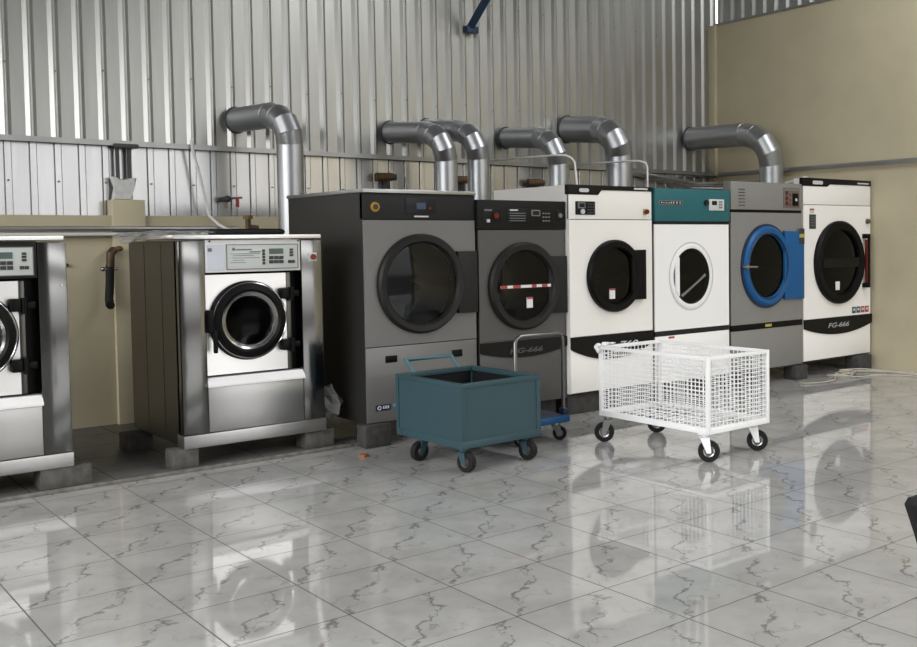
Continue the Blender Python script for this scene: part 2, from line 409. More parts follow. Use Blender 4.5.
# ------------------------------------------------------------------ washers
def washer(dx, label, dark_header, estop):
    X0, X1 = 1.447 + dx, 2.493 + dx
    def x(v): return v + dx
    t = thing('washing_machine', label, 'washing machine', (x(1.97), 5.2, .15), 'stainless steel washing machines on concrete blocks')
    m = MB().shell(X0, X1, 4.76, 5.77, .17, 1.585, .012)
    for q in (5.06, 5.42): m.box(X0-.002, X0, q, q+.006, .2, 1.56)
    m.build('cabinet', 'steelside', t)
    for a, b in ((X0, x(1.623)), (x(2.327), X1)):
        MB().box(a, b, 4.70, 4.80, .247, 1.583, .006).build('side_column', 'steel', t)
    MB().box(X0-.003, X1+.003, 4.69, 4.82, .152, .243, .004).build('base_strip', 'satin', t)
    MB().box(x(1.40), x(2.472), 4.665, 5.78, 1.595, 1.622, .003).build('lid', 'steelbright', t)
    # panel over the door
    h = MB().box(x(1.627), x(2.325), 4.705, 4.79, 1.36, 1.588, .004).build('control_header', 'graphite' if dark_header else 'panelwhite', t)
    pl = MB().box(x(1.775), x(2.303), 4.698, 4.706, 1.379, 1.552, .003).build('control_plate', 'plate', h)
    f = MB()
    for a, b, c, d in ((1.772, 2.306, 1.376, 1.381), (1.772, 2.306, 1.55, 1.555), (1.772, 1.777, 1.38, 1.55), (2.301, 2.306, 1.38, 1.55)):
        f.box(x(a), x(b), 4.695, 4.7, c, d)
    f.build('plate_frame', 'inkgrey', h)
    if not dark_header:
        MB().box(x(1.64), x(1.752), 4.699, 4.706, 1.374, 1.553).build('instruction_label', 'labelpale', h)
        MB().box(x(1.645), x(1.672), 4.697, 4.7, 1.505, 1.53).build('label_mark', 'inkgrey', h)
    MB().box(x(2.085), x(2.19), 4.693, 4.7, 1.483, 1.522).build('display', 'lcd', h)
    keys = [(2.034, 2.052, 1.408 + .0225*i, 1.426 + .0225*i) for i in range(5)]
    keys += [(2.084 + .038*i, 2.115 + .038*i, 1.415 + .03*j, 1.438 + .03*j) for i in range(3) for j in range(2)]
    keys += [(2.241, 2.266, 1.465 + .02*i, 1.48 + .02*i) for i in range(3)] + [(2.228 + .027*i, 2.251 + .027*i, 1.415, 1.436) for i in range(2)]
    for a, b, z0, z1 in keys: MB().box(x(a), x(b), 4.692, 4.7, z0, z1).build('button', 'ink', h)
    k = MB()
    k.lathe(x(1.825), 1.521, [(0, 4.694), (.011, 4.694), (.011, 4.699), (0, 4.699)], seg=16, close=False)
    for a, b, z in ((1.845, 1.958, 1.516), (1.94, 2.015, 1.499)):
        q = a
        while q < b: k.box(x(q), x(q + .007), 4.695, 4.699, z - .003, z + .006); q += .0105
    for a, b, z in ((1.80, 2.015, 1.486), (1.82, 1.97, 1.474), (1.81, 2.015, 1.457), (1.82, 1.90, 1.441), (1.80, 1.91, 1.424)):
        k.box(x(a), x(b), 4.696, 4.699, z, z + .0035)
    k.build('printed_text', 'inkgrey', h)
    # door bay
    MB().box(x(1.623), x(2.327), 4.80, 4.83, .60, 1.36).build('bay_backing', 'black', t)
    c = (x(1.932), 1.013)
    MB().hole_panel(x(1.623), x(2.222), .64, 1.343, c[0], c[1], .215, .215, 4.735, 4.75).build('door_plate', 'steelbright', t)
    MB().box(x(2.222), x(2.255), 4.73, 4.80, .64, 1.345, .004).build('hinge_post', 'steelside', t)
    d = MB().lathe(*c, [(.283, 4.735), (.283, 4.715), (.268, 4.69), (.222, 4.675), (.208, 4.685), (.205, 4.735)]).build('door', 'black', t)
    MB().lathe(*c, [(.268, 4.692), (.272, 4.686), (.266, 4.683), (.262, 4.687)]).build('rim_ring', 'chrome', d)
    MB().lathe(*c, [(.212, 4.70), (.205, 4.688), (.19, 4.695), (.183, 4.71), (.176, 4.70), (.168, 4.715), (.166, 4.74), (.212, 4.74)]).build('chrome_ring', 'chrome', d)
    MB().lathe(*c, [(.17, 4.725), (.15, 4.738), (.10, 4.755), (0, 4.765)], close=False).build('glass', 'glassbowl', d)
    MB().lathe(*c, [(.30, 4.84), (.30, 5.3), (0, 5.32)], close=False).build('drum', 'drumdark', t)
    for z in (1.19, .815):
        g = MB().box(x(2.16), x(2.225), 4.675, 4.745, z - .035, z + .045, .012); g.box(x(2.215), x(2.31), 4.70, 4.74, z - .02, z + .025, .006)
        g.cyl((x(2.245), 4.70, z - .05), (x(2.245), 4.70, z + .05), .02, 12)
        g.build('hinge', 'black', d)
    g = MB().box(x(1.628), x(1.665), 4.67, 4.735, .94, 1.10, .008); g.box(x(1.655), x(1.682), 4.65, 4.68, .80, .96, .008)
    g.build('latch_handle', 'black', d)
    # bevelled bright strip and the lower panel
    MB().prism_x([(4.80, .625), (4.715, .625), (4.675, .575), (4.675, .562), (4.80, .562)], x(1.622), x(2.33)).build('ledge', 'panelwhite', t)
    MB().box(x(1.624), x(2.326), 4.702, 4.80, .247, .562, .003).build('lower_panel', 'satin', t)
    if estop:
        e = MB().box(x(2.385), x(2.452), 4.694, 4.701, 1.425, 1.488, .006).build('stop_plate', 'plate', t)
        MB().lathe(x(2.419), 1.456, [(0, 4.672), (.02, 4.674), (.022, 4.685), (.013, 4.688), (.013, 4.696), (0, 4.696)], seg=20, close=False).build('stop_button', 'red', e)
    else:
        MB().lathe(x(2.46), 1.31, [(0, 4.694), (.006, 4.694), (.006, 4.701), (0, 4.701)], seg=12, close=False).build('screw', 'labelwhite', t)
    for q in (1.66, 2.31): disc(x(q), 1.578, .007, 4.70, 4.708, 10).build('bolt', 'ink', t)
    return t
washer(0, 'stainless steel washer with white control header and red stop button, beside the dark grey dryer', False, True)
washer(-1.741, 'stainless steel washer with black-framed controls, cut off by the left picture edge', True, False)

# ------------------------------------------------------------------ dryers
def drum(t, cx, cz, r, yf, m='drum', depth=.7):
    d = MB().lathe(cx, cz, [(r*1.0, yf+.07), (r*1.28, yf+.09), (r*1.28, yf+depth), (0, yf+depth)], close=False, seg=48).build('drum', m, t)
    f = MB()
    for k in range(3):
        a = PI/2 + .5 + k*2*PI/3; c, s = math.cos(a), math.sin(a); R = r*1.27
        p = [(cx + R*c - s*.05, cz + R*s + c*.05), (cx + (R-.1)*c, cz + (R-.1)*s), (cx + R*c + s*.05, cz + R*s - c*.05)]
        f.prism(p, yf+.12, yf+depth-.02)
    f.build('lifter', m, d)
def crescent(t, x0, x1, ztop, zend, zbot, yf, lettering, lx0, lx1, lz, lh, m='blackgl', ink='inklight'):
    cx = (x0+x1)/2; n = 28
    pts = [(x0, ztop), (x1, ztop)] + [(x1 + (x0-x1)*i/n, zbot + (zend-zbot)*(abs(2*i/n-1)**2.0)) for i in range(n+1)]
    p = MB().prism(pts, yf-.012, yf+.002).build('badge_panel', m, t)
    text('lettering', lettering, lx0, lz, yf-.0125, lh, ink, p, .25, lx1-lx0)

# 1 dark silver dryer with charcoal door
def dryer_silver():
    yf = 4.57; x0, x1 = 2.772, 3.79
    t = thing('tumble_dryer', 'dark silver dryer with charcoal header and big round door, tallest of the two grey ones', 'dryer', (3.28, 5.2, .17), 'industrial tumble dryers in a row')
    MB().shell(x0, x1, yf+.012, 5.86, .17, 1.935, .015).build('cabinet', 'darkside', t)
    MB().box(x0-.012, x1, yf-.025, 5.87, 1.936, 1.965, .004).build('lid', 'angle', t)
    h = MB().box(x0, x1, yf-.004, yf+.05, 1.732, 1.934, .004).build('header', 'graphite', t)
    s = MB().box(3.136, 3.412, yf-.010, yf-.002, 1.782, 1.905, .003).build('screen', 'screen', h)
    MB().box(3.236, 3.318, yf-.0125, yf-.009, 1.815, 1.866).build('display', 'lcdblue', h)
    disc(3.357, 1.822, .010, yf-.016, yf-.009, 12).build('red_light', 'red', h)
    MB().box(3.215, 3.345, yf-.007, yf-.003, 1.752, 1.764).build('name_plate', 'inklight', h)
    MB().lathe(2.873, 1.828, [(.038, yf-.004), (.036, yf-.014), (.022, yf-.016), (.020, yf-.004)], seg=24).build('stop_ring', 'yellowbtn', h)
    disc(2.873, 1.828, .02, yf-.02, yf-.003, 20).build('stop_button', 'ink', h)
    cx, cz = 3.268, 1.229
    p = MB().hole_panel(x0, x1, .757, 1.728, cx, cz, .335, .335, yf, yf+.012).build('front_panel', 'silver', t)
    for z in (1.413, 1.063): disc(2.862, z, .008, yf-.003, yf, 10).build('screw', 'inkgrey', p)
    lp = MB().box(x0, x1, yf, yf+.012, .175, .751, .002).build('lower_panel', 'silver', t)
    for a, b, z0, z1 in ((2.937, 3.04, .627, .681), (3.546, 3.645, .622, .679)):
        MB().box(a, b, yf-.006, yf+.002, z0, z1, .006).build('grip_slot', 'black', lp)
    lg = MB().box(2.845, 2.975, yf-.004, yf+.001, .262, .308, .002).build('maker_plate', 'navy', lp)
    MB().lathe(2.875, .285, [(.017, yf-.007), (.017, yf-.004), (.009, yf-.004), (.009, yf-.007)], seg=16).build('emblem', 'inklight', lg)
    q = MB()
    for a in (2.905, 2.925, 2.945): q.box(a, a+.013, yf-.006, yf-.003, .275, .298)
    q.build('lettering', 'inklight', lg)
    d = MB().lathe(cx, cz, [(.393, yf), (.392, yf-.03), (.375, yf-.05), (.335, yf-.045), (.318, yf-.02), (.318, yf+.04), (.34, yf+.04)]).build('door', 'charcoal', t)
    MB().prism([(3.60, 1.478), (x1-.004, 1.478), (x1-.004, .978), (3.60, .978)], yf-.038, yf, .004).build('hinge_cover', 'graphite', d)
    MB().lathe(cx, cz, [(.32, yf-.018), (.2, yf-.028), (0, yf-.034)], close=False).build('glass', 'glassmid', d)
    drum(t, cx, cz, .33, yf)
dryer_silver()

# 2 mid grey dryer with black header
def dryer_grey():
    yf = 4.55; x0, x1 = 3.81, 4.738
    t = thing('tumble_dryer', 'mid grey dryer with black header and red-striped tape across its door', 'dryer', (4.27, 5.2, .155), 'industrial tumble dryers in a row')
    MB().shell(x0, x1, yf+.012, 5.80, .155, 1.885, .015).build('cabinet', 'graphite', t)
    h = MB().box(x0-.012, x1+.004, yf-.010, 4.9, 1.652, 1.90, .008).build('header', 'd2header', t)
    yh = yf-.010
    a = MB().box(3.85, 4.035, yh-.005, yh+.002, 1.71, 1.83, .002).build('knob_panel', 'blackgl', h)
    disc(3.972, 1.768, .024, yh-.03, yh-.004).build('stop_button', 'darkred', h)
    MB().box(3.865, 3.94, yh-.007, yh-.003, 1.808, 1.82).build('printed_mark', 'inkdim', h)
    MB().box(3.885, 3.915, yh-.015, yh-.004, 1.712, 1.738, .003).build('switch', 'inklight', h)
    b = MB().box(4.10, 4.58, yh-.005, yh+.002, 1.705, 1.83, .002).build('control_panel', 'blackgl', h)
    MB().box(4.125, 4.21, yh-.007, yh-.003, 1.812, 1.823).build('display_mark', 'labelpale', h)
    q = MB()
    for i in range(4): q.box(4.125, 4.29, yh-.007, yh-.003, 1.725 + .021*i, 1.731 + .021*i)
    q.build('printed_text', 'inkdim', h)
    for i in range(3):
        for j in range(3): MB().box(4.475 + .03*i, 4.495 + .03*i, yh-.008, yh-.003, 1.722 + .032*j, 1.734 + .032*j).build('button', 'inkdim', h)
    MB().box(4.355, 4.45, yh-.008, yh-.003, 1.768, 1.822, .002).build('display_frame', 'inkdim', h)
    MB().box(4.368, 4.437, yh-.010, yh-.007, 1.778, 1.812).build('display', 'screen', h)
    MB().box(4.64, 4.695, yh-.005, yh+.002, 1.725, 1.82, .002).build('round_knob_plate', 'blackgl', h)
    disc(4.668, 1.775, .02, yh-.02, yh-.004, 16).build('knob', 'inkdim', h)
    cx, cz = 4.272, 1.172
    MB().hole_panel(x0, x1, .72, 1.65, cx, cz, .31, .31, yf, yf+.012).build('front_panel', 'grey2', t)
    lp = MB().box(x0, x1, yf, yf+.012, .16, .716, .002).build('lower_panel', 'grey2', t)
    crescent(t, x0, x1, .712, .625, .565, yf, 'HG-666', 4.105, 4.46, .603, .042, 'd2header', 'inkfaint')
    d = MB().lathe(cx, cz, [(.375, yf), (.374, yf-.03), (.355, yf-.05), (.31, yf-.045), (.29, yf-.015), (.29, yf+.04), (.31, yf+.04)]).build('door', 'charcoal', t)
    MB().prism([(4.53, 1.42), (x1-.002, 1.42), (x1-.002, .925), (4.53, .925)], yf-.025, yf, .004).build('hinge_cover', 'graphite', d)
    MB().lathe(cx, cz, [(.292, yf-.013), (.2, yf-.024), (0, yf-.03)], close=False).build('glass', 'glassdark', d)
    s = MB().box(cx-.27, cx+.27, yf-.036, yf-.03, 1.158, 1.182).build('striped_tape', 'labelwhite', d)
    for a, b in ((-.27, -.20), (-.14, -.06), (.06, .11), (.17, .23)): MB().box(cx+a, cx+b, yf-.038, yf-.036, 1.157, 1.183).build('red_stripe', 'redlab', d)
    s = MB().box(4.278, 4.34, yf-.036, yf-.028, .985, 1.075).build('sticker', 'labelwhite', d)
    MB().box(4.278, 4.34, yf-.038, yf-.035, 1.06, 1.078).build('sticker_header', 'redlab', s)
    drum(t, cx, cz, .30, yf, 'drumdark')
dryer_grey()

# 3 white dryer with black top strip
def dryer_white_black(x0, x1, yf, yb, z0, z1, label, kw):
    t = thing('tumble_dryer', label, 'dryer', ((x0+x1)/2, 5.0, z0), 'industrial tumble dryers in a row')
    zc = kw['seam']; zlow = kw['ztop']
    ztop_body = kw.get('body_top', z1)
    m = MB().shell(x0, x1, yf+.012, yb, z0, ztop_body, .015)
    if ztop_body < z1: m.box(x0, x1, yf+.012, yf+.13, ztop_body, z1)
    m.build('cabinet', 'white', t)
    n = MB().box(x0, x1, yf, yf+.03, zc+.003, z1-.0, .003).build('header', 'white', t)
    w = x1-x0
    # black top strip, deep on the left, thin on the right
    a, b = kw['strip']
    MB().prism([(x0-.004, z1+.004), (x1+.004, z1+.004), (x1+.004, a), (x0 + w*.375, a), (x0 + w*.335, b), (x0-.004, b)], yf-.006, yf+.05, .002).build('top_strip', 'blackgl', n)
    for q0, q1, za, zb in kw['ovals']:
        r = (zb-za)/2
        pts = arc(q1-r, (za+zb)/2, r, r, -PI/2, PI/2, 8) + arc(q0+r, (za+zb)/2, r, r, PI/2, 3*PI/2, 8)
        MB().prism(pts, yf-.009, yf-.005).build('oval_badge', 'inklight', n)
    cx, cz, r = kw['door']
    MB().hole_panel(x0, x1, zlow+.002, zc-.003, cx, cz, r*.84, r*.84, yf, yf+.012).build('front_panel', 'white', t)
    MB().box(x0, x1, yf, yf+.012, z0+.006, zlow-.002, .002).build('lower_panel', 'white', t)
    MB().box(x0+.01, x1-.01, yf+.006, yf+.05, z0-.008, z0+.006).build('bottom_edge', 'graphite', t)
    crescent(t, *kw['crescent'])
    d = MB().lathe(cx, cz, [(r, yf), (r, yf-.035), (r*.95, yf-.055), (r*.80, yf-.05), (r*.77, yf-.015), (r*.77, yf+.04), (r*.82, yf+.04)]).build('door', 'black', t)
    MB().lathe(cx, cz, [(r*.78, yf-.012), (r*.5, yf-.024), (0, yf-.03)], close=False).build('glass', 'glassdark', d)
    drum(t, cx, cz, r*.8, yf, 'drumdark')
    return t, n, d, cx, cz, r
t, n, d, cx, cz, r = dryer_white_black(4.745, 5.765, 4.5, 5.62, .19, 2.045,
    'white dryer with black top strip standing directly right of the mid grey dryer', dict(seam=1.742, ztop=.696, strip=(2.008, 1.962),
    ovals=((4.86, 4.975, 1.985, 2.018), (5.53, 5.71, 2.021, 2.038)), door=(5.27, 1.228, .33),
    crescent=(4.745, 5.765, .694, .585, .468, 4.5, 'FG-760', 5.08, 5.56, .562, .06)))
yf = 4.5
p = MB().box(4.818, 5.048, yf-.008, yf+.002, 1.783, 1.903, .004).build('control_panel', 'blackgl', n)
MB().box(4.845, 4.93, yf-.011, yf-.007, 1.84, 1.892, .002).build('display_frame', 'inkdim', n)
MB().box(4.857, 4.918, yf-.013, yf-.010, 1.85, 1.884).build('display', 'screen', n)
disc(4.893, 1.812, .022, yf-.022, yf-.007, 20).build('dial', 'inklight', n)
for i in range(3):
    for j in range(4): MB().box(4.955 + .03*i, 4.975 + .03*i, yf-.011, yf-.007, 1.797 + .026*j, 1.806 + .026*j).build('button', 'lcdblue', n)
e = MB().box(5.652, 5.704, yf-.003, yf+.001, 1.79, 1.844, .004).build('stop_plate', 'yellowlab', n)
MB().lathe(5.678, 1.817, [(0, yf-.04), (.022, yf-.038), (.023, yf-.022), (.014, yf-.018), (.014, yf), (0, yf)], seg=20, close=False).build('stop_button', 'darkred', n)
MB().prism([(5.47, 1.46), (5.648, 1.462), (5.648, 1.0), (5.47, 1.0)], yf-.045, yf, .006).build('hinge_cover', 'black', d)
s = MB().box(5.19, 5.255, yf-.034, yf-.026, 1.02, 1.11).build('sticker', 'labelwhite', d)
MB().box(5.19, 5.255, yf-.036, yf-.033, 1.098, 1.116).build('sticker_header', 'redlab', s)

# 4 white dryer with teal header
def dryer_teal():
    yf = 4.5; x0, x1 = 5.80, 6.865
    t = thing('tumble_dryer', 'white dryer with teal top panel and oval white-rimmed door', 'dryer', (6.33, 5.0, .17), 'industrial tumble dryers in a row')
    MB().shell(x0, x1, yf+.012, 5.52, .17, 2.035, .015).build('cabinet', 'd5grey', t)
    h = MB().box(x0-.005, x1+.005, yf-.02, yf+.12, 1.728, 2.045, .012).build('header', 'teal', t)
    MB().box(x0, x1, yf+.002, yf+.03, 1.700, 1.728).build('shadow_gap', 'graphite', t)
    yh = yf-.02
    p = MB().prism(arc(6.145, 1.907, .02, .022, -PI/2, PI/2, 8) + arc(5.86, 1.907, .02, .022, PI/2, 3*PI/2, 8), yh-.005, yh+.001).build('name_plate', 'inkdim', h)
    MB().prism(arc(6.14, 1.907, .014, .015, -PI/2, PI/2, 8) + arc(5.865, 1.907, .014, .015, PI/2, 3*PI/2, 8), yh-.007, yh-.004).build('plate_face', 'graphite', p)
    q = MB()
    for a, w, z, hh in ((5.87, .02, 1.899, .018), (5.895, .015, 1.899, .012), (5.915, .015, 1.899, .012), (5.935, .016, 1.899, .015), (5.957, .015, 1.899, .012), (5.978, .015, 1.899, .012), (6.0, .02, 1.899, .018), (6.03, .03, 1.899, .018), (6.075, .03, 1.899, .018), (6.12, .022, 1.899, .018)):
        q.box(a, a+w*.55, yh-.009, yh-.006, z, z+hh)
    q.build('lettering', 'inklight', p)
    c = MB().box(6.545, 6.77, yh-.008, yh+.001, 1.838, 1.952, .006).build('control_panel', 'plate', h)
    MB().box(6.585, 6.66, yh-.011, yh-.007, 1.893, 1.935, .002).build('display', 'screen', c)
    for i in range(2):
        for j in range(3): MB().box(6.69 + .028*i, 6.71 + .028*i, yh-.011, yh-.007, 1.862 + .027*j, 1.88 + .027*j).build('button', 'inkgrey', c)
    disc(6.505, 1.915, .028, yh-.02, yh+.001, 20).build('knob', 'graphite', h)
    MB().box(6.80, 6.83, yh-.006, yh+.001, 1.86, 1.91, .003).build('switch_plate', 'lcd', h)
    cx, cz = 6.308, 1.192
    f = MB().hole_panel(x0, x1, .676, 1.70, cx, cz, .225, .258, yf, yf+.012).build('front_panel', 'd4white', t)
    MB().box(x0, x1, yf+.004, yf+.03, .625, .676).build('seam_strip', 'graphite', t)
    lp = MB().box(x0, x1, yf, yf+.012, .176, .625, .002).build('lower_panel', 'd4white', t)
    MB().box(5.98, 6.06, yf-.003, yf+.001, .598, .617).build('red_tab', 'redlab', lp)
    d = MB().lathe(cx, cz, [(1.0, yf), (.985, yf-.008), (.93, yf-.011), (.87, yf-.009), (.84, yf+.02), (.88, yf+.03)], .30, .318).build('door', 'whiter', t)
    MB().lathe(cx, cz, [(1.06, yf-.001), (1.055, yf-.003), (1.02, yf-.003), (1.02, yf-.001)], .30, .318).build('groove_ring', 'inklight', d)
    MB().lathe(cx, cz, [(.86, yf-.004), (.5, yf-.012), (0, yf-.016)], .30, .318, close=False).build('glass', 'glassdark', d)
    MB().prism([(cx-.30*.8, cz-.13), (cx-.30*.8, cz+.13), (cx-.30*.62, cz+.19), (cx-.30*.62, cz-.19)], yf-.02, yf-.005).build('latch_plate', 'whiter', d)
    MB().cyl((6.16, yf-.0, 1.00), (6.50, yf-.0, 1.20), .018, 10).build('inner_bar', 'inkgrey', d)
    drum(t, cx, cz, .24, yf, 'drumdark')
dryer_teal()

# 5 grey dryer with blue door
def dryer_blue():
    yf = 4.5; x0, x1 = 6.90, 8.085
    t = thing('tumble_dryer', 'grey dryer with bright blue door ring and hinge plate', 'dryer', (7.5, 5.0, .165), 'industrial tumble dryers in a row')
    MB().shell(x0, x1, yf+.012, 5.5, .165, 2.02, .015).build('cabinet', 'd5grey', t)
    h = MB().prism([(x0, 1.856), (x1, 1.856), (x1, 2.145), (x0, 2.145)], yf-.002, yf+.10, .004).build('header', 'd5grey', t)
    MB().box(x0, x1, yf+.01, yf+.05, 1.826, 1.856).build('shadow_gap', 'black', t)
    for i in range(6): MB().box(7.02, 7.12, yf-.005, yf, 1.895 + .033*i, 1.903 + .033*i).build('vent_slot', 'graphite', h)
    c = MB().box(7.755, 8.035, yf-.008, yf, 1.885, 2.10, .003).build('control_panel', 'panelbrown', h)
    MB().box(7.905, 8.01, yf-.013, yf-.007, 1.905, 2.04, .003).build('breaker_block', 'black', c)
    MB().box(7.95, 7.98, yf-.02, yf-.012, 1.955, 1.985, .003).build('toggle', 'plate', c)
    for i, z in enumerate((1.93, 1.985, 2.045)):
        disc(7.805, z, .02, yf-.02, yf-.007, 16).build('push_button', 'ink' if i == 2 else 'darkred', c)
    for z in (1.905, 1.955, 2.01): MB().box(7.855, 7.875, yf-.011, yf-.007, z, z+.025).build('indicator', 'darkred', c)
    MB().box(7.77, 8.02, yf-.010, yf-.007, 2.068, 2.09).build('panel_text', 'inkdim', c)
    cx, cz = 7.462, 1.263
    MB().hole_panel(x0, x1, .662, 1.826, cx, cz, .34, .37, yf, yf+.012).build('front_panel', 'd5grey', t)
    b = MB().box(x0, x1, yf-.004, yf+.02, .60, .662, .002).build('dark_band', 'black', t)
    MB().box(7.44, 7.545, yf-.007, yf-.003, .617, .645).build('yellow_label', 'yellowlab', b)
    MB().box(x0, x1, yf, yf+.012, .17, .60, .002).build('lower_panel', 'd5grey', t)
    MB().box(x0+.01, x1-.01, yf+.006, yf+.05, .157, .17).build('bottom_edge', 'graphite', t)
    d = MB().lathe(cx, cz, [(1.0, yf), (.99, yf-.03), (.93, yf-.05), (.82, yf-.045), (.785, yf-.01), (.785, yf+.04), (.85, yf+.04)], .395, .425).build('door', 'blue', t)
    MB().lathe(cx, cz, [(1.05, yf-.001), (1.045, yf-.018), (.99, yf-.02), (.99, yf-.001)], .395, .425).build('seal', 'navy', d)
    MB().lathe(cx, cz, [(.835, yf-.046), (.82, yf-.051), (.80, yf-.044), (.80, yf-.04)], .395, .425).build('inner_seal', 'navy', d)
    MB().prism([(7.74, 1.632), (x1-.004, 1.62), (x1-.004, .89), (7.74, .90)], yf-.035, yf, .004).build('hinge_plate', 'blue', d)
    MB().lathe(cx, cz, [(.79, yf-.008), (.5, yf-.02), (0, yf-.026)], .395, .425, close=False).build('glass', 'glassdark', d)
    g = MB().cyl((7.03, yf-.06, 1.264), (7.235, yf-.07, 1.26), .012, 12); g.cyl((7.075, yf, 1.263), (7.075, yf-.075, 1.263), .022, 14)
    g.build('latch', 'chrome', d)
    l = MB().box(7.99, 8.08, yf-.038, yf-.034, 1.49, 1.66).build('warning_label', 'ink', d)
    MB().box(7.99, 8.08, yf-.040, yf-.037, 1.56, 1.60).build('label_stripe', 'yellowlab', l)
    drum(t, cx, cz, .34, yf, 'drumdark')
dryer_blue()

# 6 tall white dryer by the yellow wall
t, n, d, cx, cz, r = dryer_white_black(8.11, 9.405, 4.5, 5.5, .18, 2.215,
    'tall white dryer with red door handle, last in the row by the yellow wall', dict(seam=1.923, ztop=.645, strip=(2.158, 2.128), body_top=2.0,
    ovals=((8.27, 8.46, 2.15, 2.19), (9.13, 9.36, 2.174, 2.19)), door=(8.765, 1.272, .473),
    crescent=(8.11, 9.425, .648, .545, .452, 4.5, 'FG-666', 8.55, 8.955, .533, .052, 'blackgl', 'inkmid')))
l = MB().box(8.215, 8.335, yf-.004, yf+.001, 1.655, 1.815).build('rating_label', 'ink', t)
MB().box(8.225, 8.30, yf-.004, yf+.001, 1.825, 1.88).build('price_sticker', 'plate', t)
MB().box(8.225, 8.30, yf-.006, yf-.003, 1.862, 1.88).build('sticker_header', 'redlab', t)
q = MB()
for z in (1.69, 1.72, 1.75, 1.78): q.box(8.24, 8.31, yf-.006, yf-.003, z, z+.008)
q.build('label_text', 'inkgrey', l)
disc(9.335, 1.742, .032, yf-.012, yf, 20).build('stop_plate', 'inkgrey', n)
disc(9.335, 1.742, .026, yf-.035, yf-.01, 20).build('stop_button', 'rust', n)
h = MB().cyl((9.285, yf-.06, .985), (9.285, yf-.06, 1.575), .018, 12); h.box(9.235, 9.30, yf-.075, yf, .965, 1.02, .006).box(9.235, 9.30, yf-.075, yf, 1.54, 1.595, .006)
h.build('door_handle', 'black', d)
MB().box(9.245, 9.262, yf-.062, yf-.03, 1.02, 1.53, .004).build('handle_strip', 'darkred', d)
MB().box(cx-.35, cx+.35, yf-.045, yf-.03, 1.215, 1.32).build('glass_band', 'blackgl', d)
MB().box(8.665, 8.735, yf-.037, yf-.027, .958, 1.055).build('sticker', 'labelwhite', d)
for i, c in enumerate(('tealab', 'tealab', 'redlab', 'redlab')):
    w = MB().box(9.03 + .088*i, 9.105 + .088*i, yf-.003, yf+.001, .672, .745).build('warning_sticker', c, t)
    MB().box(9.048 + .088*i, 9.088 + .088*i, yf-.005, yf-.002, .70, .725).build('sticker_mark', 'inklight', w)

# ------------------------------------------------------------------ blocks under the machines
def block(x0, x1, y0, y1, z0, z1, label, m='concrete'):
    o = MB().box(x0 - (x0+x1)/2, x1 - (x0+x1)/2, y0 - (y0+y1)/2, y1 - (y0+y1)/2, 0, z1-z0, .006).build('concrete_block', m)
    o.location = ((x0+x1)/2, (y0+y1)/2, z0)
    tag(o, label, 'block', 'concrete blocks under the machines')
P0 = .022
block(1.37, 1.545, 4.70, 4.86, P0, .152, 'pale concrete block under the front left corner of the washer with the red button')
block(2.34, 2.57, 4.72, 4.90, P0, .152, 'wide pale concrete block under the front right corner of the washer with the red button')
block(1.33, 1.52, 5.58, 5.76, P0, .148, 'grey concrete block under the rear left corner of the washer with the red button')
block(.56, .86, 4.70, 4.88, P0, .152, 'long flat concrete block under the right corner of the cut-off washer')
block(-.25, -.02, 4.72, 4.90, P0, .152, 'concrete block under the left front corner of the cut-off washer')
block(2.72, 2.935, 4.50, 4.645, 0, .17, 'dark concrete block under the left front corner of the dark silver dryer', 'darkconcrete')
block(3.5, 3.72, 4.60, 4.78, 0, .17, 'dark concrete block under the right front corner of the dark silver dryer', 'darkconcrete')
block(4.40, 4.70, 4.66, 4.86, 0, .155, 'dark concrete block under the mid grey dryer behind the platform trolley', 'darkconcrete')
block(4.745, 5.10, 4.545, 4.72, 0, .182, 'dark block under the left front corner of the white dryer beside the mid grey one', 'darkconcrete')
block(5.105, 5.45, 4.545, 4.72, 0, .182, 'grey block under the middle of the white dryer, seen left of the mesh basket', 'darkconcrete')
block(5.75, 5.98, 4.55, 4.72, 0, .17, 'dark block between the white dryers seen through the mesh basket', 'darkconcrete')
block(6.75, 6.97, 4.55, 4.72, 0, .157, 'dark block under the joint of teal-topped and blue-door dryers', 'darkconcrete')
block(7.93, 8.13, 4.46, 4.64, 0, .157, 'grey block under the joint of the blue-door dryer and tall white dryer', 'darkconcrete')
block(9.06, 9.33, 4.43, 4.62, 0, .172, 'grey block under the right corner of the tall white dryer by the wall', 'darkconcrete')

